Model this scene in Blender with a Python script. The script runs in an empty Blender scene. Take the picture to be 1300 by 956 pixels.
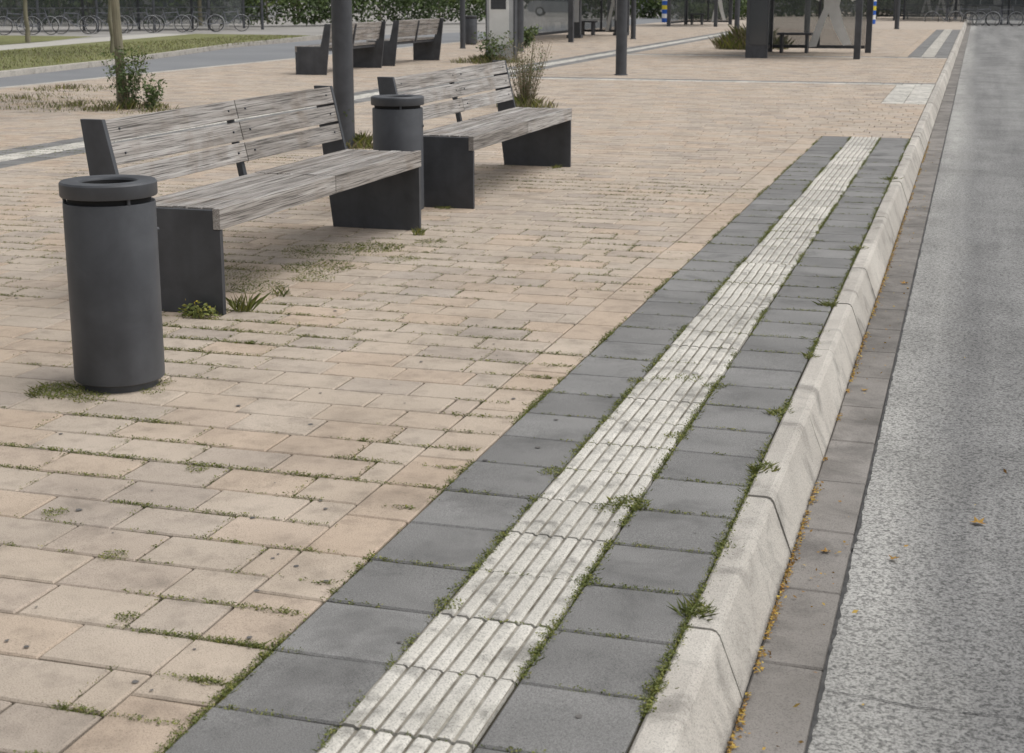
import bpy, math, random
import numpy as np
from mathutils import noise, Vector, Matrix
random.seed(7)
rad=math.radians
R=random.random
def U(a,b): return a+(b-a)*random.random()
scene=bpy.context.scene
Y0=-1.26

# ---------------------------------------------------------------- materials
def M(name, ramp, scale=5, detail=6, stretch=(1,1,1), rough=.85, bump=0, bscale=60, bdist=.004,
      rnd=None, speck=None, stain=None, metal=0, alpha=1, distort=0, spec=.35, bstretch=None, groove=None):
    m=bpy.data.materials.new(name); m.use_nodes=True
    nt=m.node_tree; P=nt.nodes['Principled BSDF']; L=nt.links.new
    def nd(t): return nt.nodes.new(t)
    tc=nd('ShaderNodeTexCoord')
    def nz(sc,de,st=(1,1,1),dis=0,rg=.55):
        mp=nd('ShaderNodeMapping'); mp.inputs['Scale'].default_value=st
        L(tc.outputs['Object'],mp.inputs['Vector'])
        n=nd('ShaderNodeTexNoise'); n.inputs['Scale'].default_value=sc; n.inputs['Detail'].default_value=de
        n.inputs['Distortion'].default_value=dis; n.inputs['Roughness'].default_value=rg
        L(mp.outputs[0],n.inputs['Vector']); return n.outputs['Fac']
    def rp(src,pts):
        r=nd('ShaderNodeValToRGB'); e=r.color_ramp.elements
        while len(e)<len(pts): e.new(.5)
        for i,(p,c) in enumerate(pts):
            e[i].position=p
            if not hasattr(c,'__len__'): c=(c,c,c)
            e[i].color=(*c,1)
        L(src,r.inputs[0]); return r.outputs[0]
    def mul(a,b):
        x=nd('ShaderNodeMix'); x.data_type='RGBA'; x.blend_type='MULTIPLY'; x.inputs[0].default_value=1
        L(a,x.inputs[6]); L(b,x.inputs[7]); return x.outputs[2]
    c=rp(nz(scale,detail,stretch,distort),ramp)
    if rnd:
        at=nd('ShaderNodeAttribute'); at.attribute_name='rnd'
        c=mul(c,rp(at.outputs['Fac'],rnd))
    if speck: c=mul(c,rp(nz(speck[0],2,rg=.7),speck[1]))
    if stain: c=mul(c,rp(nz(stain[0],5,rg=.65,dis=.4),stain[1]))
    if groove: c=mul(c,rp(nz(groove[0],3,groove[1]),groove[2]))
    L(c,P.inputs['Base Color'])
    P.inputs['Roughness'].default_value=rough; P.inputs['Metallic'].default_value=metal
    P.inputs['Specular IOR Level'].default_value=spec
    P.inputs['Alpha'].default_value=alpha
    if bump:
        b=nd('ShaderNodeBump'); b.inputs['Strength'].default_value=bump; b.inputs['Distance'].default_value=bdist
        L(nz(bscale,5,bstretch or (1,1,1),rg=.65),b.inputs['Height']); L(b.outputs[0],P.inputs['Normal'])
    return m

m_brick=M('brick_paver',[(.3,(.44,.372,.302)),(.7,(.54,.462,.382))],scale=2.2,rough=.9,bump=.45,bscale=160,bdist=.003,
  rnd=[(0,(.82,.82,.84)),(.2,(.96,.955,.95)),(.5,(1,.985,.965)),(.8,(1.0,.93,.87)),(1,(.88,.89,.92))],
  speck=(300,[(.33,.55),(.46,.96),(.7,1.08)]),stain=(2.3,[(.3,.76),(.45,.97),(.7,1.04)]),groove=(11,(1,1,1),[(.3,.8),(.5,1)]))
m_grey=M('grey_slab',[(.3,(.185,.182,.176)),(.7,(.24,.235,.227))],scale=3,rough=.9,bump=.5,bscale=170,bdist=.003,
  rnd=[(0,.84),(.5,1),(1,1.14)],speck=(340,[(.32,.5),(.5,.97),(.72,1.35)]),stain=(3.5,[(.32,.7),(.48,1),(.7,1.06)]))
m_tact=M('tactile_white',[(.3,(.54,.515,.46)),(.7,(.68,.65,.59))],scale=6,rough=.85,bump=.6,bscale=90,bdist=.004,
  rnd=[(0,.82),(1,1.06)],speck=(200,[(.36,.55),(.49,1)]),stain=(8,[(.36,.56),(.49,1)]))
m_tactd=M('tactile_groove_dirt',[(.35,(.12,.105,.08)),(.65,(.36,.335,.285))],scale=9,rough=.95,bump=.4,bscale=120)
m_joint=M('joint_sand',[(.35,(.035,.03,.022)),(.55,(.065,.057,.04)),(.68,(.06,.075,.025))],scale=3.5,rough=1,bump=.6,bscale=200)
m_kerb=M('kerb_concrete',[(.3,(.45,.415,.37)),(.7,(.57,.535,.48))],scale=3,rough=.9,bump=.6,bscale=130,bdist=.004,
  rnd=[(0,.86),(1,1.05)],speck=(230,[(.36,.55),(.48,1)]),stain=(5,[(.33,.62),(.48,1),(.7,1.04)]))
m_gut=M('gutter_stone',[(.3,(.20,.185,.168)),(.7,(.28,.26,.24))],scale=3,rough=.9,bump=.5,bscale=130,
  rnd=[(0,.85),(1,1.1)],speck=(240,[(.33,.6),(.5,1.02)]),stain=(4,[(.33,.6),(.55,1)]))
m_asph=M('asphalt',[(.3,(.19,.195,.205)),(.7,(.24,.245,.25))],scale=.4,rough=.9,speck=(60,[(.3,.8),(.6,1.05)]))
m_tar=M('tar',[(.3,(.03,.03,.03)),(.7,(.09,.088,.085))],scale=20,rough=.8,bump=.5)
m_metal=M('anthracite_steel',[(.3,(.05,.053,.06)),(.7,(.068,.072,.08))],scale=3,rough=.5,spec=.45,
  stain=(6,[(.3,.82),(.5,1),(.75,1.2)]),groove=(5,(1,1,.12),[(.35,.84),(.65,1.12)]))
m_dark=M('black_liner',[(.3,(.012,.012,.013)),(.7,(.02,.02,.02))],rough=.8)
m_wood=M('weathered_wood',[(.28,(.19,.175,.16)),(.42,(.32,.30,.28)),(.58,(.42,.40,.38)),(.75,(.54,.52,.50))],scale=1,detail=8,
  stretch=(34,1.1,34),distort=.5,rough=.85,bump=.8,bscale=1,bstretch=(110,2.5,110),bdist=.004,
  rnd=[(0,(.74,.72,.70)),(.5,(.96,.94,.92)),(1,(1.1,1.1,1.1))],stain=(2.2,[(.3,(.72,.66,.6)),(.48,1)]),
  groove=(1,(210,3.2,210),[(.38,.33),(.5,1)]))
m_weed=M('weed_green',[(.3,(.13,.155,.045)),(.7,(.2,.22,.075))],scale=2,rough=.7,rnd=[(0,(.5,.55,.45)),(.7,(1.05,1.05,.85)),(1,(1.7,1.4,1.0))])
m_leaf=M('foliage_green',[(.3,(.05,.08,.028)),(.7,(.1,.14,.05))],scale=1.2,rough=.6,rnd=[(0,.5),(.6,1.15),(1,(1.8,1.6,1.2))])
m_dry=M('dry_stalk',[(.3,(.17,.14,.09)),(.7,(.28,.24,.15))],scale=6,rough=.8,rnd=[(0,.6),(1,1.2)])
m_fall=M('fallen_leaf',[(.3,(.34,.19,.06)),(.7,(.52,.38,.1))],scale=30,rough=.8,rnd=[(0,(.3,.25,.25)),(.5,(.8,.7,.6)),(1,(1.1,1.2,.9))])
m_gum=M('dark_spot',[(.3,(.10,.095,.09)),(.7,(.16,.15,.14))],scale=30,rough=.9)
m_lawn=M('lawn',[(.3,(.15,.155,.06)),(.6,(.21,.215,.09)),(.8,(.27,.25,.14))],scale=.8,rough=.95,bump=.8,bscale=30,bdist=.03,speck=(25,[(.3,.6),(.6,1.15)]))
m_path=M('path_gravel',[(.3,(.40,.38,.34)),(.7,(.48,.46,.42))],scale=2,rough=.95)
m_ground=M('ground',[(.3,(.27,.26,.24)),(.7,(.35,.33,.31))],scale=.3,rough=.95)
m_farpav=M('far_paving',[(.3,(.40,.34,.28)),(.7,(.48,.41,.34))],scale=.6,rough=.95,speck=(8,[(.3,.8),(.6,1.05)]))
m_white=M('white_paint',[(.3,(.7,.7,.68)),(.7,(.8,.8,.78))],rough=.6)
m_blue=M('blue_paint',[(.3,(.02,.09,.4)),(.7,(.03,.12,.48))],rough=.5)
m_yel=M('yellow_paint',[(.3,(.6,.5,.03)),(.7,(.7,.58,.05))],rough=.5)
m_light=M('light_grey_panel',[(.3,(.42,.43,.44)),(.7,(.5,.51,.52))],rough=.5)
m_glass=M('shelter_glass',[(.3,(.16,.18,.18)),(.7,(.22,.24,.24))],scale=.5,rough=.08,alpha=.4,spec=.6)
m_win=M('window_glass',[(.3,(.03,.035,.04)),(.7,(.08,.09,.1))],scale=.3,rough=.1,spec=.7)
m_wall=M('facade_panel',[(.3,(.22,.22,.22)),(.7,(.3,.3,.3))],scale=.5,rough=.8)
m_bark=M('bark',[(.3,(.14,.13,.09)),(.7,(.26,.24,.17))],scale=14,stretch=(1,1,.25),rough=.95,bump=.8,bscale=30)
m_tyre=M('tyre',[(.3,(.02,.02,.02)),(.7,(.04,.04,.04))],rough=.8)
m_bikep=M('bike_paint',[(.3,(.12,.13,.16)),(.7,(.2,.2,.21))],rough=.4,rnd=[(0,(.4,.4,.5)),(.6,(1,1,1)),(1,(3,1,.8))])
m_carp=M('car_paint',[(.3,(.3,.31,.33)),(.7,(.34,.35,.37))],rough=.3,metal=.4)

# road: worn asphalt, exposed pale aggregate
def road_mat():
    m=bpy.data.materials.new('road_worn_asphalt'); m.use_nodes=True
    nt=m.node_tree; P=nt.nodes['Principled BSDF']; L=nt.links.new; nd=nt.nodes.new
    tc=nd('ShaderNodeTexCoord')
    def noise_(sc,de,rg,st=None):
        n=nd('ShaderNodeTexNoise'); n.inputs['Scale'].default_value=sc; n.inputs['Detail'].default_value=de; n.inputs['Roughness'].default_value=rg
        if st:
            mp=nd('ShaderNodeMapping'); mp.inputs['Scale'].default_value=st; L(tc.outputs['Object'],mp.inputs['Vector']); L(mp.outputs[0],n.inputs['Vector'])
        else: L(tc.outputs['Object'],n.inputs['Vector'])
        return n.outputs['Fac']
    def ramp(s,a,ca,b_,cb):
        r=nd('ShaderNodeValToRGB'); e=r.color_ramp.elements; e[0].position=a; e[0].color=(*ca,1); e[1].position=b_; e[1].color=(*cb,1); L(s,r.inputs[0]); return r.outputs[0]
    def mul(a,b_,f=None):
        x=nd('ShaderNodeMix'); x.data_type='RGBA'; x.blend_type='MULTIPLY'; x.inputs[0].default_value=1
        if f is not None: L(f,x.inputs[0])
        L(a,x.inputs[6])
        if isinstance(b_,tuple): x.inputs[7].default_value=(*b_,1)
        else: L(b_,x.inputs[7])
        return x.outputs[2]
    n=noise_(120,4,.7); g=noise_(1.6,7,.65); b=noise_(1.9,6,.6,(1,.05,1)); pit=noise_(55,3,.6)
    c=ramp(n,.37,(.12,.12,.117),.56,(.315,.31,.298))
    c=mul(c,ramp(pit,.40,(.55,.55,.55),.48,(1,1,1)))
    c=mul(c,ramp(b,.38,(.78,.78,.79),.6,(1.1,1.1,1.1)))
    c=mul(c,ramp(g,.36,(.8,.8,.8),.58,(1.06,1.06,1.06)))
    sx=nd('ShaderNodeSeparateXYZ'); L(tc.outputs['Object'],sx.inputs[0])
    ad=nd('ShaderNodeMath'); ad.operation='MULTIPLY_ADD'; L(g,ad.inputs[0]); ad.inputs[1].default_value=.4; L(sx.outputs['X'],ad.inputs[2])
    mr=nd('ShaderNodeMapRange'); L(ad.outputs[0],mr.inputs[0]); mr.inputs[1].default_value=.08; mr.inputs[2].default_value=.26; mr.inputs[3].default_value=1; mr.inputs[4].default_value=0
    c=mul(c,(1.5,1.49,1.45),mr.outputs[0])
    L(c,P.inputs['Base Color']); P.inputs['Roughness'].default_value=.85; P.inputs['Specular IOR Level'].default_value=.3
    bp=nd('ShaderNodeBump'); bp.inputs['Strength'].default_value=.5; bp.inputs['Distance'].default_value=.004; L(n,bp.inputs['Height']); L(bp.outputs[0],P.inputs['Normal'])
    return m
m_road=road_mat()

# ---------------------------------------------------------------- mesh builder
class MB:
    def __init__(s): s.V=[];s.F=[];s.I=[];s.R=[]
    def add(s,vs,fs,mi=0,r=None):
        o=len(s.V); s.V.extend(vs); r=R() if r is None else r
        for f in fs: s.F.append(tuple(o+i for i in f)); s.I.append(mi); s.R.append(r)
    def box(s,x0,x1,y0,y1,z0,z1,mi=0,r=None):
        s.add([(x0,y0,z0),(x1,y0,z0),(x1,y1,z0),(x0,y1,z0),(x0,y0,z1),(x1,y0,z1),(x1,y1,z1),(x0,y1,z1)],
              [(0,3,2,1),(4,5,6,7),(0,1,5,4),(1,2,6,5),(2,3,7,6),(3,0,4,7)],mi,r)
    def paver(s,x0,x1,y0,y1,z=0,mi=0,b=.005,g=.0038,h=.014,j=.0018,r=None):
        x0+=g+U(-.0015,.0015);x1-=g+U(-.0015,.0015);y0+=g+U(-.0013,.0013);y1-=g+U(-.0013,.0013)
        zz=[z+U(-j,j) for _ in range(4)]
        s.add([(x0,y0,z-h),(x1,y0,z-h),(x1,y1,z-h),(x0,y1,z-h),
               (x0,y0,zz[0]-b),(x1,y0,zz[1]-b),(x1,y1,zz[2]-b),(x0,y1,zz[3]-b),
               (x0+b,y0+b,zz[0]),(x1-b,y0+b,zz[1]),(x1-b,y1-b,zz[2]),(x0+b,y1-b,zz[3])],
              [(8,9,10,11),(4,5,9,8),(5,6,10,9),(6,7,11,10),(7,4,8,11),(0,1,5,4),(1,2,6,5),(2,3,7,6),(3,0,4,7)],mi,r)
    def tube(s,p0,p1,r0,r1=None,n=12,mi=0,r=None,cap=True):
        r1=r0 if r1 is None else r1; p0=Vector(p0);p1=Vector(p1); d=(p1-p0).normalized()
        a=d.orthogonal().normalized(); b=d.cross(a); vs=[]
        for p,q in((p0,r0),(p1,r1)):
            for i in range(n):
                t=2*math.pi*i/n; vs.append(tuple(p+a*q*math.cos(t)+b*q*math.sin(t)))
        fs=[(i,(i+1)%n,n+(i+1)%n,n+i) for i in range(n)]
        if cap: fs+=[tuple(range(n-1,-1,-1)),tuple(range(n,2*n))]
        s.add(vs,fs,mi,r)
    def lathe(s,prof,cx=0,cy=0,n=48,mi=0,r=None):
        vs=[(cx+q*math.cos(2*math.pi*i/n),cy+q*math.sin(2*math.pi*i/n),z) for q,z in prof for i in range(n)]
        fs=[(k*n+i,k*n+(i+1)%n,(k+1)*n+(i+1)%n,(k+1)*n+i) for k in range(len(prof)-1) for i in range(n)]
        s.add(vs,fs,mi,r)
    def prism(s,poly,y0,y1,mi=0,r=None,axis='y'):
        n=len(poly)
        if axis=='y': vs=[(x,y0,z) for x,z in poly]+[(x,y1,z) for x,z in poly]
        elif axis=='x': vs=[(y0,x,z) for x,z in poly]+[(y1,x,z) for x,z in poly]
        else: vs=[(x,z,y0) for x,z in poly]+[(x,z,y1) for x,z in poly]
        s.add(vs,[tuple(range(n)),tuple(range(2*n-1,n-1,-1))]+[(i,n+i,n+(i+1)%n,(i+1)%n) for i in range(n)],mi,r)
    def ring(s,c,Rr,r,n=22,m=5,mi=0,axis='y',rr=None):
        vs=[];fs=[]
        for i in range(n):
            t=2*math.pi*i/n
            for k in range(m):
                q=2*math.pi*k/m; rad_=Rr+r*math.cos(q)
                vs.append((c[0]+rad_*math.cos(t),c[1]+r*math.sin(q),c[2]+rad_*math.sin(t)))
        for i in range(n):
            for k in range(m):
                fs.append((i*m+k,i*m+(k+1)%m,((i+1)%n)*m+(k+1)%m,((i+1)%n)*m+k))
        s.add(vs,fs,mi,rr)
    def blade(s,x,y,z,h,w,lean,mi=0,r=None):
        a=U(0,6.283); ca,sa=math.cos(a),math.sin(a); b=U(0,6.283); l=lean*h
        tx,ty=x+math.cos(b)*l,y+math.sin(b)*l
        s.add([(x-ca*w,y-sa*w,z),(x+ca*w,y+sa*w,z),((x+tx)/2+ca*w*.8+math.cos(b)*-.1*l,(y+ty)/2+sa*w*.8,z+h*.6),(tx,ty,z+h)],[(0,1,2),(0,2,3)],mi,r)
    def leaf(s,p,size,mi=0,r=None,flat=0):
        a=Vector((U(-1,1),U(-1,1),U(-1,1)*(1-flat))).normalized()
        b=Vector((U(-1,1),U(-1,1),U(-1,1)*(1-flat))); b=(b-a*b.dot(a)).normalized()
        p=Vector(p); a=a*size; b=b*size*.5
        s.add([tuple(p-a),tuple(p+b),tuple(p+a),tuple(p-b)],[(0,1,2,3)],mi,r)
    def cloud(s,c,rx,n,size,mi=0,thr=-.15,fs=2.0):
        k=0;tries=0
        while k<n and tries<n*6:
            tries+=1
            d=Vector((random.gauss(0,1),random.gauss(0,1),random.gauss(0,1))).normalized()*(R()**.45)
            p=Vector((c[0]+d.x*rx[0],c[1]+d.y*rx[1],c[2]+d.z*rx[2]))
            nv=noise.noise(p*fs)
            if nv<thr: continue
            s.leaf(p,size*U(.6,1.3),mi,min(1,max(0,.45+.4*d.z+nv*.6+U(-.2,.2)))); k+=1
    def obj(s,name,mats,loc=(0,0,0),rz=0,smooth=False,bevel=0,mesh=None):
        me=bpy.data.meshes.new(name); me.from_pydata(s.V,[],s.F)
        for m in mats: me.materials.append(m)
        me.polygons.foreach_set('material_index',s.I)
        at=me.attributes.new('rnd','FLOAT','FACE'); at.data.foreach_set('value',s.R)
        if smooth:
            me.polygons.foreach_set('use_smooth',[True]*len(s.F)); me.set_sharp_from_angle(angle=rad(32))
        me.update()
        return place(name,me,loc,rz,bevel)
def place(name,me,loc=(0,0,0),rz=0,bevel=0):
    o=bpy.data.objects.new(name,me); scene.collection.objects.link(o); o.location=loc; o.rotation_euler=(0,0,rz)
    if bevel:
        b=o.modifiers.new('b','BEVEL'); b.width=bevel; b.segments=2; b.limit_method='ANGLE'
    return o
def sheet(name,poly,z,mat):
    b=MB(); b.add([(x,y,z) for x,y in poly],[tuple(range(len(poly)))]); o=b.obj(name,[mat])
    if o.data.polygons[0].normal.z<0: o.data.flip_normals()
    return o

# ---------------------------------------------------------------- ground & roads
sheet('ground',[(-900,-300),(900,-300),(900,1500),(-900,1500)],-.22,m_ground)
sheet('road',[(-.253,-30),(16,-30),(16,400),(-.253,400)],-.16,m_road)
sheet('paving_joint_bed',[(-14.55,-12),(-.575,-12),(-.575,62),(-14.55,62)],-.011,m_joint)
sheet('far_pavement',[(-14.55,61.9),(-.575,61.9),(-.575,110),(-14.55,110)],-.003,m_farpav)
sheet('side_road',[(-14.7,-20),(-14.7,140),(-19,140),(-19,58),(-21.5,52),(-20.6,40),(-18.4,30),(-17.4,22),(-17.4,-20)],-.13,m_asph)
sheet('lawn',[(-17.6,-20),(-17.6,22),(-18.6,30),(-20.8,40),(-22.2,49),(-27,49.5),(-25.8,42),(-24.4,34),(-24,-20)],-.04,m_lawn)
sheet('footpath',[(-24,-20),(-24.4,34),(-25.8,42),(-27,49.5),(-29,50),(-27.8,42),(-26.3,34),(-25.8,-20)],-.06,m_path)
sheet('lawn',[(-25.8,-20),(-26.3,34),(-27.8,42),(-29,46),(-38,46),(-75,30),(-75,-20)],-.05,m_lawn)

b=MB()
for x0,x1 in((-14.75,-14.55),):
    y=-12
    while y<62: b.box(x0,x1,y,y+.994,-.22,.0,0); y+=1
b.obj('kerb',[m_kerb])
b=MB(); pl=[(-17.5,-20),(-17.5,22),(-18.5,30),(-20.7,40),(-21.8,50)]
for (xa,ya),(xb,yb) in zip(pl,pl[1:]):
    b.add([(xa-.08,ya,-.2),(xa+.08,ya,-.2),(xa+.08,ya,-.02),(xa-.08,ya,-.02),(xb-.08,yb,-.2),(xb+.08,yb,-.2),(xb+.08,yb,-.02),(xb-.08,yb,-.02)],
          [(0,1,2,3),(4,7,6,5),(1,5,6,2),(0,3,7,4),(3,2,6,7)])
b.obj('kerb',[m_kerb])

# brick field
b=MB()
vj=[]
def fill(x0,x1,k,first):
    y=Y0+.2*k; x=x1; L=first
    while x-x0>.02:
        w=min(L,x-x0)
        if x-x0-w<.07: w=x-x0
        b.paver(x-w,x,y,y+.2); x-=w; L=.3
        if y<9: vj.append((x,y))
for k in range(0,316):
    y=Y0+.2*k
    first=[.3,.15,.22,.1][k%4] if k%7 else .2
    cross=(133<=k<136) or (184<=k<187)
    if not cross:
        if k<87 or k>=187: fill(-8,-1.68,k,first)
        elif 112<=k<133: fill(-8,-1.18,k,first)
        else: fill(-8,-.58,k,first)
    if y>5: fill(-14.55,-8.9,k,first)
for k in range(0,210):
    y=Y0+.3*k
    if k<58 or y>=36.1: b.paver(-1.68,-1.48,y,y+.3,r=U(.45,.95))
b.obj('pavement',[m_brick])

# grey slabs
b=MB()
for k in range(0,210):
    y=Y0+.3*k
    if k<58 or y>=36.1:
        b.paver(-1.48,-1.18,y,y+.3); b.paver(-.88,-.58,y,y+.3)
    if y>2:
        b.paver(-8.9,-8.6,y,y+.3); b.paver(-8.3,-8.0,y,y+.3)
for yy in(25.64,35.84):
    x=-8.0
    while x<-.6: b.paver(x,min(x+.3,-.58),yy,yy+.3); x+=.3
b.obj('grey_paving_strip',[m_grey])

# tactile plates
b=MB()
def plate(x0,y0):
    j=U(-.0018,.0018); x0+=.002+U(-.003,.003); y0+=.002; y1=y0+.295+U(-.004,.001); x1=x0+.295
    p=[]; n=7; pitch=.295/n; lo=-.0015+j; hi=.004+j; r=R(); sk=U(-.002,.002)
    for i in range(n):
        xx=x0+i*pitch
        p+= [(xx+.0035,lo,1),(xx+.0085,hi-.0006,0),(xx+.0105,hi,0),(xx+pitch-.0105,hi,0),(xx+pitch-.0085,hi-.0006,0),(xx+pitch-.0035,lo,0)]
    p=[(x0,lo,1)]+p+[(x1,lo,1)]
    for (xa,za,_),(xb,zb,_) in zip(p,p[1:]):
        if xb-xa<1e-5: continue
        low=(za<hi-.003 and zb<hi-.003)
        b.add([(xa,y0,za),(xb,y0,zb),(xb+sk,y1,zb),(xa+sk,y1,za)],[(0,1,2,3)],1 if low else 0,r)
        b.add([(xa,y0,-.02),(xb,y0,-.02),(xb,y0,zb),(xa,y0,za),(xa+sk,y1,-.02),(xb+sk,y1,-.02),(xb+sk,y1,zb),(xa+sk,y1,za)],[(0,1,2,3),(7,6,5,4)],0,r)
    b.add([(x0,y0,-.02),(x0+sk,y1,-.02),(x0+sk,y1,lo),(x0,y0,lo),(x1,y0,-.02),(x1+sk,y1,-.02),(x1+sk,y1,lo),(x1,y0,lo)],[(0,1,2,3),(7,6,5,4)],0,r)
for k in range(0,210):
    y=Y0+.3*k
    if k<58 or y>=36.1: plate(-1.18,y)
    if y>2: plate(-8.6,y)
for yy in(25.34,35.54):
    x=-8.0
    while x<-.6: b.paver(x,min(x+.3,-.58),yy,yy+.3); x+=.3
for k in range(14):
    for x in(-1.18,-.88): b.paver(x,x+.3,21.14+.3*k,21.14+.3*k+.3)
b.obj('tactile_paving',[m_tact,m_tactd])

# kerb stones and gutter
b=MB(); y=Y0-.4
while y<110:
    dz=U(-.003,.003); dx=U(-.002,.002)
    b.prism([(-.574+dx,-.22),(-.574+dx,.002+dz),(-.567+dx,.007+dz),(-.512+dx,.007+dz),(-.500+dx,.003+dz),(-.491+dx,-.008+dz),(-.43+dx,-.17),(-.43+dx,-.22)],y,y+.99)
    y+=1.0
b.obj('kerb',[m_kerb],smooth=False)
b=MB(); y=Y0-.2
while y<110:
    b.paver(-.43,-.256,y,y+.5,z=-.156,h=.03,g=.004); y+=.5
b.obj('gutter',[m_gut])
sheet('gutter_bed',[(-.59,-30),(-.24,-30),(-.24,110),(-.59,110)],-.168,m_tar)
b=MB(); n=900
for i in range(n):
    y=1+i*.03
    def e(yy,s): return noise.noise(Vector((yy*4,s,0)))*.006+noise.noise(Vector((yy*22,s,2)))*.008
    b.add([(-.258,y,-.1545),(-.249+e(y,5),y,-.1545),(-.249+e(y+.03,5),y+.03,-.1545),(-.258,y+.03,-.1545)],[(0,1,2,3)])
for yc in(3.42,11.3,19):
    x=-.24; yv=yc
    while x<6:
        y2=yv+U(-.009,.009); w=U(.0006,.0025)
        b.add([(x,yv-w,-.1565),(x+.035,y2-w,-.1565),(x+.035,y2+w,-.1565),(x,yv+w,-.1565)],[(0,1,2,3)]); x+=.035; yv=y2
b.obj('tar_joint',[m_tar])

# dark spots (old gum, drips) on the slabs
b=MB()
for _ in range(170):
    y=2.2+11*R()**1.4; x=U(-1.6-.6*y,-.62); r=U(.003,.011)
    if abs(x+1.03)<.17 : continue
    n=9; b.add([(x+r*U(.7,1.1)*math.cos(i*.698),y+r*U(.7,1.1)*math.sin(i*.698),.0032) for i in range(n)],[tuple(range(n))])
b.obj('paving_stains',[m_gum])

# ---------------------------------------------------------------- joint weeds
b=MB()
def tuft(x,y,r,n,h,z=-.009,w=.0018,lean=1.2,lf=.5):
    for _ in range(n):
        a=U(0,6.283); q=r*math.sqrt(R()); px,py=x+math.cos(a)*q,y+math.sin(a)*q
        if R()<lf: b.leaf((px,py,.001+U(0,.6)*h),U(.002,.0045),0,None,flat=.4)
        else: b.blade(px,py,z,h*U(.4,1.1),w*U(.6,1.4),lean*U(.3,1.5),0)
def dens(x,y,s=0): return noise.noise(Vector((x*1.1,y*1.1,s)))+.6*noise.noise(Vector((x*4.5,y*4.5,s+9)))
def left(x): return min(1,max(0,(-x-1.5)/1.6))
cnt=0
for _ in range(150000):
    if cnt>24000: break
    y=1.9+11*R()**1.5; x=U(-1.9-.62*y,-1.5)
    k=round((y-Y0)/.2); yj=Y0+.2*k
    d=dens(x,yj)
    if R()> (d+.1+.2*left(x))*1.9: continue
    cnt+=1
    f=min(1.5,max(.6,.8+d))
    tuft(x,yj+U(-.005,.005),.011,random.randint(5,9),U(.008,.017)*f,w=.0013)
for x,y in vj:
    if y<1.9 or x< -1.9-.62*y: continue
    d=dens(x,y+.1)+.18*left(x)
    if d<-.12 : continue
    m=int(15*min(1,(d+.12)*2+.1))
    for _ in range(m): tuft(x+U(-.003,.003),y+U(0,.2),.010,6,U(.007,.015),w=.0013)
for X,wt,w0 in((-1.18,1.6,.008),(-.88,1.4,.008),(-.577,1.9,.009),(-1.48,.7,.005)):
    for _ in range(5200):
        y=1.6+14.5*R()**1.6
        dd=dens(X*3,y*1.5,3)+.2
        if R()>dd*2*wt: continue
        tuft(X+random.gauss(0,w0*.8),y,.011,random.randint(5,9),U(.008,.018),w=.0013)
for k in range(0,52):
    y=Y0+.3*k
    for xa,xb,q in((-1.48,-1.18,1),(-1.18,-.88,.7),(-.88,-.58,1.3)):
        for _ in range(48):
            x=U(xa,xb)
            if R()>(dens(x*2,y*3,6)+.22)*1.7*q: continue
            tuft(x,y+U(-.003,.003),.010,7,U(.007,.015),w=.0013)
for x,y,r,n,h in((-.9,4.17,.06,900,.022),(-.95,4.1,.04,300,.015),(-.565,3.43,.04,420,.032),(-.56,4.61,.04,420,.035),(-.57,3.9,.03,200,.02),(-.57,6.2,.03,120,.03),
   (-1.17,3.3,.04,400,.014),(-.88,5.6,.04,300,.02),(-1.0,5.7,.06,400,.011),(-1.1,5.65,.04,200,.011),(-.58,9,.05,220,.03),(-.58,12.5,.06,220,.04),(-1.19,5.6,.04,300,.014),
   (-1.2,4.4,.04,300,.014),(-.87,3.55,.035,260,.016),(-.9,4.9,.04,300,.016),(-.58,3.0,.03,200,.02),(-.6,5.3,.04,300,.025),(-.6,7.3,.04,300,.03),
   (-3.28,4.80,.11,1300,.028),(-3.12,4.76,.08,600,.02),(-2.97,5.02,.06,300,.016),(-2.93,4.9,.05,240,.014),(-3.5,6.9,.18,1300,.022),(-3.4,7.5,.2,1500,.024),
   (-3.35,8.2,.18,1300,.026),(-3.6,8.0,.24,1400,.022),(-3.3,7.2,.12,600,.02),(-3.75,7.2,.24,1200,.02),(-3.05,7.9,.1,500,.018),(-3.1,8.5,.1,500,.018),(-3.5,9.9,.06,200,.03),(-3.4,12.5,.05,160,.04),(-3.7,9.45,.05,200,.025),(-3.9,4.4,.12,400,.012),(-3.5,4.3,.1,400,.012),
   (-2.5,3.6,.04,260,.012),(-2.15,3.35,.04,260,.012),(-2.3,4.1,.04,260,.012),(-1.9,3.0,.03,200,.012),(-3.2,4.2,.05,260,.012)):
    tuft(x,y,r,n,h,lf=.65)
for x,y,r,n,h in((-3.28,6.35,.04,120,.10),(-3.27,8.75,.04,90,.06),(-3.27,6.75,.05,60,.06)): tuft(x,y,r,n,h,lf=.35,w=.002,lean=.7)
b.obj('joint_weeds',[m_weed])
b=MB()
for _ in range(230):
    a=U(0,6.28); q=.1*math.sqrt(R()); z=U(.005,.08)*(1-q*5)
    b.leaf((-3.42+math.cos(a)*q,6.17+math.sin(a)*q*.5,max(.006,z)),U(.008,.016),0,None,flat=.4)
for _ in range(9):
    a=U(0,6.28); q=.08*R(); b.leaf((-3.42+math.cos(a)*q,6.15+math.sin(a)*q*.5,U(.05,.09)),.006,1,None,flat=.3)
b.obj('flowering_weed',[m_weed,m_yel])

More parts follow.
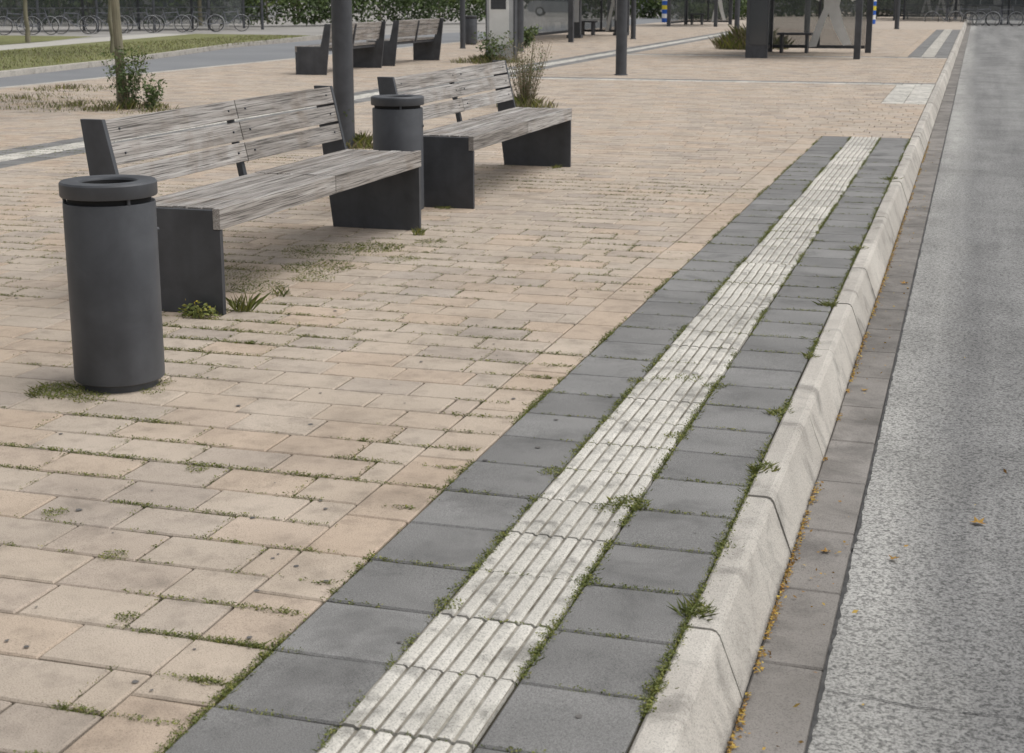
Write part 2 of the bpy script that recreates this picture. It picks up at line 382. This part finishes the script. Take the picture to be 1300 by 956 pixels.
# litter of small leaves in the gutter
b=MB()
for _ in range(5200):
    y=1.5+16*R()**1.5
    x=-.424+abs(random.gauss(0,.009)) if R()<.93 else U(-.42,-.27)
    if dens(x,y*2,4)<-.35: continue
    s=U(.003,.0085); b.leaf((x,y,-.150+U(0,.005)),s,0,None,flat=.75)
for x,y in((-.21,3.9),(-.36,4.0),(-.1,4.45),(.1,4.9),(.2,5.3),(-.3,3.3),(.25,4.6),(-.33,7.5),(.6,9),(.9,12),(-.3,6.6),(.4,3.9),(-.15,3.35),(.05,7),(.3,6.1)):
    b.leaf((x,y,-.145),U(.006,.012),0,None,flat=.7)
def mleaf(x,y,z,s):
    n=10;a0=U(0,6);pts=[]
    for i in range(n):
        q=s*(1 if i%2==0 else .45)*U(.8,1.1); t=a0+i*6.283/n
        pts.append((x+q*math.cos(t),y+q*math.sin(t),z+(.35*s if i%4==0 else 0)+U(0,.1*s)))
    pts.append((x,y,z+.05*s)); b.add(pts,[(i,(i+1)%n,n) for i in range(n)],0,U(.4,.6))
for x,y,s in((.11,4.75,.028),(-.13,4.35,.02),(-.33,4.35,.022),(.35,4.3,.014),(-.35,6.3,.02),(-.3,8.8,.03)): mleaf(x,y,-.152,s)
b.obj('fallen_leaves',[m_fall])

# ---------------------------------------------------------------- bin
b=MB()
b.lathe([(.0,.0),(.145,.0),(.145,.03),(.166,.03),(.171,.034),(.172,.05),(.172,.715),(.170,.72),(.155,.72)],mi=0,n=64)
b.lathe([(.155,.70),(.155,.75)],mi=1,n=48)
b.lathe([(.150,.742),(.178,.742),(.181,.747),(.181,.792),(.176,.799),(.118,.800),(.110,.796),(.104,.786),(.104,.745)],mi=0,n=64)
b.lathe([(.104,.788),(.098,.70),(.098,.3),(.0,.3)],mi=1,n=32)
for a in(.6,2.7,4.8):
    b.tube((.165*math.cos(a),.165*math.sin(a),.71),(.165*math.cos(a),.165*math.sin(a),.75),.007,n=8)
b.tube((.168,-.035,.6),(.1755,-.035,.6),.009,n=12)
o=b.obj('litter_bin',[m_metal,m_dark],loc=(-3.11,4.97,0),rz=.9,smooth=True)
bin_me=o.data
place('litter_bin',bin_me,(-3.73,9.6,0),.4)
place('litter_bin',bin_me,(-13.6,40.8,0),0)

# ---------------------------------------------------------------- benches
def bench_mesh(Ln=2.7):
    b=MB(); t=.03
    prof=[(0,0),(0,.405),(-.034,.405),(-.034,.498),(-.50,.498),(-.592,.905),(-.71,.905),(-.60,0)]
    for y in(0,Ln-t): b.prism(prof,y,y+t,0)
    mid=Ln/2
    b.box(-.10,-.06,t,Ln-t,.41,.45,0); b.box(-.48,-.44,t,Ln-t,.41,.45,0)
    for y in(.55,mid,Ln-.58): b.box(-.5,-.04,y-.02,y+.02,.45,.462,0)
    for y in(mid,):
        b.prism([(-.535,.46),(-.627,.88),(-.655,.88),(-.565,.43)],y-.02,y+.02,0)
    for (ya,yb) in((t+.002,mid-.004),(mid+.004,Ln-t-.002)):
        n=6; w=(.50-.036)/n
        for i in range(n):
            x1=-.036-i*w; dz=U(-.002,.002)
            b.box(x1-w+.009,x1,ya+U(0,.004),yb-U(0,.004),.464,.506+dz,1)
    for (ya,yb) in((-.004,mid-.003),(mid+.003,Ln+.004)):
        b.box(-.033,.004,ya,yb,.408,.508+U(-.001,.002),1)
    for i in range(3):
        z0=.572+i*.115; z1=z0+.101
        def xf(z): return -.5-.092*(z-.498)/.407
        for (ya,yb) in((t+.002,mid-.005),(mid+.005,Ln-t-.002)):
            xa,xb=xf(z0),xf(z1); o=U(-.004,.004); d=.04
            za,zb=U(-.003,.003),U(-.003,.003)
            vs=[(xa+o,ya,z0+za),(xb+o,ya,z1+za),(xb+o-d,ya,z1-.008+za),(xa+o-d,ya,z0-.008+za),
                (xa+o,yb,z0+zb),(xb+o,yb,z1+zb),(xb+o-d,yb,z1-.008+zb),(xa+o-d,yb,z0-.008+zb)]
            b.add(vs,[(0,1,2,3),(7,6,5,4),(0,4,5,1),(1,5,6,2),(2,6,7,3),(3,7,4,0)],1)
        for y in(t+.1,mid-.1,mid+.1,Ln-t-.1):
            zc=(z0+z1)/2; b.tube((xf(zc)-.01,y,zc),(xf(zc)+.0055,y,zc+.001),.006,n=8,mi=0)
    return b
random.seed(11)
o=bench_mesh().obj('park_bench',[m_metal,m_wood],loc=(-3.32,6.23,0),bevel=.004); bm1=o.data
o=bench_mesh().obj('park_bench',[m_metal,m_wood],loc=(-3.30,9.93,0),bevel=.004)
place('park_bench',bm1,(-11.8,28.0,0),math.pi,.003)
place('park_bench',bm1,(-11.8,31.4,0),math.pi,.003)

# ---------------------------------------------------------------- columns / lamp posts
def column(x,y,r=.1,h=5.2):
    b=MB(); b.lathe([(0,-.01),(r*1.0,-.01),(r,.0),(r,h),(r*.6,h+.05),(0,h+.06)],n=32)
    b.lathe([(r*1.02,0),(r*1.25,0),(r*1.25,.012),(r*1.02,.02)],n=32)
    b.tube((0,0,h-.1),(1.1,0,h+.1),.04,.03); b.prism([(1.0,h+.07),(1.6,h+.12),(1.6,h+.18),(1.0,h+.17)],-.12,.12)
    return b.obj('street_lamp',[m_metal],loc=(x,y,0),smooth=True)
for x,y in((-5.83,13.57),(-6.1,26.87),(-5.6,40.2),(-5.6,53.5)): column(x,y)
for x,y,r in((-12.9,38,.07),(-10.3,47,.08),(-9.0,60,.1),(-13.2,56,.09),(-3.0,62,.09),(-10.9,36.5,.11)): column(x,y,r)

# ---------------------------------------------------------------- trees & plants
def tree(x,y,r=.065,h=3.0,crown=(1.6,1.6,1.7),n=3500,lf=.07,seed=1,lean=0):
    random.seed(seed); b=MB(); pts=[Vector((0,0,-.03))]
    for i in range(1,9): pts.append(Vector((lean*i/8+noise.noise(Vector((i*.7,seed,0)))*.05,noise.noise(Vector((i*.7,seed,5)))*.05,h*i/8)))
    for i in range(8): b.tube(pts[i],pts[i+1],r*(1-.05*i)*(1.25 if i==0 else 1),r*(1-.05*(i+1)),n=12,mi=0,cap=False)
    top=pts[-1]
    for k in range(9):
        a=k*2.4; q=pts[5+k%4]; e=q+Vector((math.cos(a)*crown[0]*.6,math.sin(a)*crown[0]*.6,U(.6,1.6)))
        b.tube(q,e,r*.35,r*.1,n=6,mi=0)
        for _ in range(3):
            e2=e+Vector((U(-.6,.6),U(-.6,.6),U(.1,.8))); b.tube(e.lerp(q,U(0,.4)),e2,r*.12,r*.05,n=5,mi=0)
    b.tube(top,top+Vector((0,0,1.6)),r*.6,r*.15,n=8)
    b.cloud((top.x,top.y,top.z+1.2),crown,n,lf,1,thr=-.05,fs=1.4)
    return b.obj('tree',[m_bark,m_leaf],loc=(x,y,0))
tree(-10.6,17.4,seed=2,lean=-.05)
tree(-20.6,33.5,r=.06,seed=3)
tree(-27.5,40,r=.07,seed=5)
tree(-33,61,r=.1,seed=6)

def shrub(name,x,y,rx,h,n,lf,stems=10,seed=1,mat=None,dry=0):
    random.seed(seed); b=MB()
    for _ in range(stems):
        a=U(0,6.28); q=R(); e=(math.cos(a)*rx*q,math.sin(a)*rx*q,h*U(.6,1.05))
        b.tube((e[0]*.2,e[1]*.2,-.01),e,.003+.003*h,.0015,n=5,mi=0)
        m=int(n/stems)
        for _ in range(m):
            t=R()**.7; sp=.25 if dry==0 else .12
            p=(e[0]*(.2+.8*t)+U(-1,1)*rx*sp,e[1]*(.2+.8*t)+U(-1,1)*rx*sp,max(.01,e[2]*t+U(-.03,.05)))
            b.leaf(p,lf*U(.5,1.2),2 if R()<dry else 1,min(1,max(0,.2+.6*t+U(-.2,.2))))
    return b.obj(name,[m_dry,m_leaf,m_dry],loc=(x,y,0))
shrub('shrub',-10.45,17.3,.32,.74,1300,.026,18,1)
shrub('shrub',-10.1,17.2,.25,.42,400,.03,8,2)
shrub('tall_weed',-5.62,19.1,.42,.85,2600,.014,60,3,dry=.55)
shrub('tall_weed',-9.75,30.6,.45,.7,500,.04,12,4)
shrub('shrub',-11.7,39.1,.7,.55,1300,.05,16,5)
shrub('shrub',-13.3,42.5,.5,.4,700,.05,12,6)
shrub('tall_weed',-5.85,13.6,.2,.35,500,.02,10,7)
def grassclump(x,y,r,h,n,seed):
    random.seed(seed); b=MB()
    for _ in range(n):
        a=U(0,6.28); q=r*R()**.8
        if noise.noise(Vector((math.cos(a)*q*2.5,math.sin(a)*q*2.5,seed)))<-.12: continue
        b.blade(math.cos(a)*q,math.sin(a)*q,-.01,h*U(.4,1.1)*(1.1-.6*q/r),.005,U(.2,.9),1 if R()<.4 else 0)
    return b.obj('grass_clump',[m_weed,m_dry],loc=(x,y,0))
grassclump(-5.6,40.1,1.0,.6,2600,1)
grassclump(-11.3,17.5,1.1,.09,1300,2); grassclump(-12.9,18.4,1.2,.08,1000,3); grassclump(-10.4,17.2,.6,.14,900,4); grassclump(-9.6,16.9,.7,.06,500,14)
grassclump(-9.9,30.8,.8,.2,1200,5); grassclump(-5.7,13.7,.3,.16,700,6); grassclump(-5.6,19.1,.4,.2,700,8)
grassclump(-13.4,20.5,.8,.1,600,12); grassclump(-12,14.5,1.2,.04,700,13)
random.seed(5); b=MB()
for _ in range(16000):
    y=U(14,48); x=U(-24,-17.7)
    if x>-17.7-(y-22)*.15 and y>22: continue
    b.blade(x,y,-.045,U(.03,.08),.006,U(.3,1),1 if R()<.35 else 0)
b.obj('lawn_grass',[m_weed,m_dry])

def hedge(name,p0,p1,h,w,n,lf,seed):
    random.seed(seed); b=MB(); p0=Vector((*p0,0));p1=Vector((*p1,0)); d=(p1-p0); Ld=d.length; d.normalize(); nn=Vector((-d.y,d.x,0))
    for _ in range(n):
        t=R(); p=p0+d*t*Ld; hh=h*(.75+.5*noise.noise(Vector((t*Ld*.35,seed,0))))
        q=p+nn*U(-w,w)*.5; z=hh*R()**.8
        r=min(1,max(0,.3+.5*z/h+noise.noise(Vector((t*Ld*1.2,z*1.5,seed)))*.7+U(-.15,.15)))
        b.leaf((q.x,q.y,z-.1),lf*U(.6,1.3),0,r)
    for _ in range(int(Ld/1.2)):
        t=R(); p=p0+d*t*Ld; b.tube((p.x,p.y,-.1),(p.x+U(-.2,.2),p.y,h*.8),.05,.02,n=6,mi=1)
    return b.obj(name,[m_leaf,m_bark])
hedge('hedge',(-33.5,66),(-24.5,77),2.6,2.0,9000,.11,1)
hedge('hedge',(-15,80),(-10.5,79.5),1.3,1.2,3000,.08,2)
hedge('shrub_mass',(-60,62),(-34,68),3.5,3,7000,.16,3)
hedge('shrub_mass',(-23,88),(-2,92),3.0,2,9000,.14,4)
hedge('tree_line',(-110,135),(60,150),9,8,14000,.5,5)

# ---------------------------------------------------------------- buildings
def building(name,x,y,w,d,st,rz):
    b=MB(); H=st*3.3
    b.box(0,w,0,d,-.2,H,0)
    b.box(-.15,w+.15,-.15,d+.15,H,H+.35,2)
    for s in range(st):
        z=.5+s*3.3; n=int(w/2.4)
        for i in range(n):
            xa=.4+i*2.4; b.box(xa,xa+1.8,-.03,.02,z,z+2.1,1); b.box(xa-.06,xa+1.86,-.07,-.031,z-.1,z-.03,2)
            b.box(xa+.87,xa+.93,-.05,-.031,z,z+2.1,2)
        n=int(d/2.6)
        for i in range(n):
            ya=.4+i*2.6; b.box(w-.02,w+.03,ya,ya+1.8,z,z+2.1,1)
    return b.obj(name,[m_wall,m_win,m_light],loc=(x,y,0),rz=rz)
building('office_building',-74,70,36,14,4,rad(22))
building('office_building',-25,112,40,14,4,rad(6))
building('office_building',20,100,30,14,4,rad(-8))

# ---------------------------------------------------------------- bicycles
def bike_mesh():
    b=MB()
    for x in(-.53,.53):
        b.ring((x,0,.34),.325,.014,n=26,m=6,mi=1)
        for i in range(10):
            t=i*.628; b.tube((x,0,.34),(x+.31*math.cos(t),0,.34+.31*math.sin(t)),.002,n=3,mi=2,cap=False)
        b.ring((x,0,.34),.36,.008,n=26,m=4,mi=2)
    T=lambda p,q,r=.017,mi=0:b.tube(p,q,r,n=6,mi=mi,r=.5)
    bb=(-.08,0,.3); st=(-.2,0,.78); hd=(.36,0,.82); hb=(.4,0,.66)
    T(bb,st);T(bb,hb,.02);T(st,hd);T(hd,hb,.02);T(hb,(.53,0,.34));T(bb,(-.53,0,.34));T(st,(-.53,0,.34),.012)
    T(st,(-.24,0,.93),.013);T(hd,(.33,0,.98),.013)
    b.prism([(-.38,.93),(-.36,.97),(-.14,.95),(-.12,.92)],-.07,.07,1)
    T((.33,-.28,1.0),(.33,.28,1.0),.012,1); T((.33,-.28,1.0),(.2,-.3,1.0),.016,1); T((.33,.28,1.0),(.2,.3,1.0),.016,1)
    b.ring((-.08,.03,.3),.09,.008,n=14,m=4,mi=2); T((-.08,.06,.3),(-.02,.06,.14),.01,2); T((-.08,-.06,.3),(-.14,-.06,.46),.01,2)
    T((-.75,0,.72),(-.3,0,.72),.01,1); T((-.72,.05,.72),(-.53,.03,.34),.007,1); T((-.45,0,.02),(-.35,.06,.3),.008,1)
    return b
bk=None
random.seed(3)
def bikeline(p0,p1,n,rz):
    global bk
    for i in range(n):
        t=(i+U(-.25,.25))/n; loc=(p0[0]+(p1[0]-p0[0])*t,p0[1]+(p1[1]-p0[1])*t,-.2); rr=rz+U(-.3,.3)+(math.pi if R()<.4 else 0)
        if bk is None: bk=bike_mesh().obj('bicycle',[m_bikep,m_tyre,m_light],loc=loc,rz=rr).data
        else: place('bicycle',bk,loc,rr)
bikeline((-38,47.8),(-29.5,59),11,rad(20))
bikeline((-1.6,77.0),(4.5,75.5),6,rad(-5))
def bike_shelter(p0,ang,L,depth=2.6):
    b=MB(); n=int(L/2.2)
    for i in range(n+1):
        x=L*i/n
        for y in(0,depth): b.box(x-.05,x+.05,y-.05,y+.05,-.22,2.35,0)
    b.box(-.3,L+.3,-.3,depth+.3,2.355,2.45,0)
    for i in range(n):
        x=L*i/n; b.box(x+.06,x+L/n-.06,depth-.01,depth+.01,0,2.2,1)
    for z in(.35,.75): b.box(.055,L-.055,-.02,.02,z,z+.04,0)
    return b.obj('bike_shelter',[m_metal,m_glass],loc=(p0[0],p0[1],0),rz=ang)
bike_shelter((-42.5,50.0),rad(45),17)
bike_shelter((-4,79.5),rad(-8),13)

# ---------------------------------------------------------------- bus shelters with silhouettes
FIG=[(.0,0),(.12,.02),(.2,.45),(.27,.8),(.36,.42),(.5,.05),(.62,.08),(.5,.5),(.42,.95),(.46,1.3),(.6,1.05),(.66,1.1),(.5,1.42),(.38,1.5),(.4,1.6),(.44,1.72),(.36,1.82),(.26,1.8),(.22,1.68),(.26,1.55),(.16,1.46),(.08,1.1),(.13,1.05),(.2,1.25),(.2,.9),(.1,.5)]
def shelter(x,y,w,d,fig=2,rz=0,name='bus_shelter',gx=1.05,fx=.15,ad=False):
    b=MB(); z=2.5
    for px in(0,w):
        for py in(0,d): b.box(px-.07,px+.07,py-.07,py+.07,-.01,z,0)
    b.box(-.4,w+.4,-.4,d+.4,z+.002,z+.16,0)
    b.box(.08,w-.08,d-.008,d+.008,.18,2.3,1); b.box(.08,w-.08,d-.03,d+.03,.10,.178,0); b.box(.08,w-.08,d-.03,d+.03,2.302,2.38,0)
    b.box(-.008,.008,.08,d-.08,.18,2.3,1); b.box(-.03,.03,.08,d-.08,.10,.178,0)
    b.box(w/2-.03,w/2+.03,d-.04,d+.04,.18,2.3,0)
    b.box(.25,w*.45,d-.65,d-.2,.43,.48,0)
    for q in(.35,w*.4): b.box(q-.03,q+.03,d-.6,d-.25,0,.43,0)
    if ad: b.box(-.02,.42,-.06,.06,.0,2.3,0); b.box(.0,.40,-.075,-.0605,.3,2.1,3)
    for i in range(fig):
        ox=w*.5+fx+i*.75; b.add([(ox+a*gx,d-.045,.12+c*1.05) for a,c in FIG],[tuple(range(len(FIG)))],2)
    return b.obj(name,[m_metal,m_glass,m_white,m_win],loc=(x,y,0),rz=rz)
shelter(-4.9,34.6,2.4,3.6,fig=1,gx=1.7,fx=-.25,ad=True)
shelter(-13.2,43.5,1.8,7.5,fig=1)
shelter(-5.6,84,5,2,fig=3)
shelter(-12.5,64,2.0,4,fig=1)
b=MB(); b.box(-.3,.3,-.09,.09,0,2.3,0); b.box(-.24,.2,-.105,-.091,.35,2.15,1); b.box(-.32,-.301,-.1,.1,0,2.35,2); b.box(-.2,.14,-.112,-.106,1.1,1.9,2); b.box(.301,.33,-.1,.1,0,2.35,2)
b.obj('information_board',[m_light,m_white,m_metal],loc=(-9.75,31.3,0),bevel=.006)
for x,y in((-12.3,47.4),(-11.5,50.5)):
    b=MB(); b.box(-.2,.2,-.1,.1,0,2.2,0); b.box(-.16,.16,-.115,-.101,.5,2.0,1); b.box(-.24,.24,-.13,.13,0,.1,0); b.obj('ticket_machine',[m_metal,m_light],loc=(x,y,0),bevel=.005)
for x,y in((-14.2,72),(-4.6,71.3)):
    b=MB()
    for i in range(12): b.lathe([(.2,i*.2),(.2,i*.2+.2)],mi=[0,1,0,2][i%4],n=24)
    b.lathe([(.2,2.4),(.1,2.46),(0,2.47)],mi=0,n=24); b.obj('striped_pillar',[m_blue,m_white,m_yel],loc=(x,y,0),smooth=True)

def car(x,y,rz):
    b=MB()
    b.prism([(-2.1,.35),(-2.15,.7),(-1.95,.95),(-1.2,.98),(1.0,.93),(1.9,.82),(2.15,.6),(2.15,.3),(1.9,.25),(-1.9,.25)],-.85,.85,0)
    vs=[(-1.75,-.8,.96),(1.0,-.8,.93),(.35,-.62,1.42),(-1.3,-.62,1.44),(-1.75,.8,.96),(1.0,.8,.93),(.35,.62,1.42),(-1.3,.62,1.44)]
    b.add(vs,[(0,1,2,3),(7,6,5,4),(1,5,6,2),(0,3,7,4)],1); b.add(vs,[(3,2,6,7)],0)
    b.box(-1.25,.3,-.6,.6,1.43,1.465,0)
    for q in(-1.3,1.35):
        for s in(-1,1):
            b.tube((q,s*.7,.31),(q,s*.88,.31),.31,n=20,mi=2); b.tube((q,s*.88,.31),(q,s*.89,.31),.19,n=14,mi=3)
    b.box(2.12,2.17,-.75,-.45,.58,.7,3); b.box(2.12,2.17,.45,.75,.58,.7,3)
    b.obj('parked_car',[m_carp,m_win,m_tyre,m_light],loc=(x,y,-.2),rz=rz,smooth=True)
car(-27,100,.2); car(-21.5,101,.1); car(-12,97,.05)

# ---------------------------------------------------------------- world, sun, camera
EL,AZ=rad(60),rad(75)
w=bpy.data.worlds.new('World'); scene.world=w; w.use_nodes=True; nt=w.node_tree
sk=nt.nodes.new('ShaderNodeTexSky'); sk.sky_type='NISHITA'; sk.sun_disc=False; sk.sun_elevation=EL; sk.sun_rotation=AZ
sk.air_density=1.0; sk.dust_density=4.0
hs=nt.nodes.new('ShaderNodeHueSaturation'); hs.inputs['Saturation'].default_value=.14
nt.links.new(sk.outputs[0],hs.inputs['Color']); bg=nt.nodes['Background']; nt.links.new(hs.outputs[0],bg.inputs['Color']); bg.inputs['Strength'].default_value=.15
ld=bpy.data.lights.new('sun','SUN'); ld.energy=1.15; ld.angle=rad(55); ld.color=(1,.985,.96)
lo=bpy.data.objects.new('sun',ld); scene.collection.objects.link(lo)
dv=Vector((math.sin(AZ)*math.cos(EL),math.cos(AZ)*math.cos(EL),math.sin(EL)))
lo.rotation_euler=dv.to_track_quat('Z','Y').to_euler()
cd=bpy.data.cameras.new('camera'); co=bpy.data.objects.new('camera',cd); scene.collection.objects.link(co); scene.camera=co
co.location=(0,0,1.5); co.rotation_euler=(rad(90-13.22),0,rad(16.9))
cd.sensor_width=36; cd.lens=52.6; cd.shift_y=-.0342; cd.clip_end=3000; cd.clip_start=.05
cd.dof.use_dof=True; cd.dof.focus_distance=6.5; cd.dof.aperture_fstop=9
scene.view_settings.view_transform='Standard'; scene.view_settings.look='None'; scene.view_settings.exposure=0
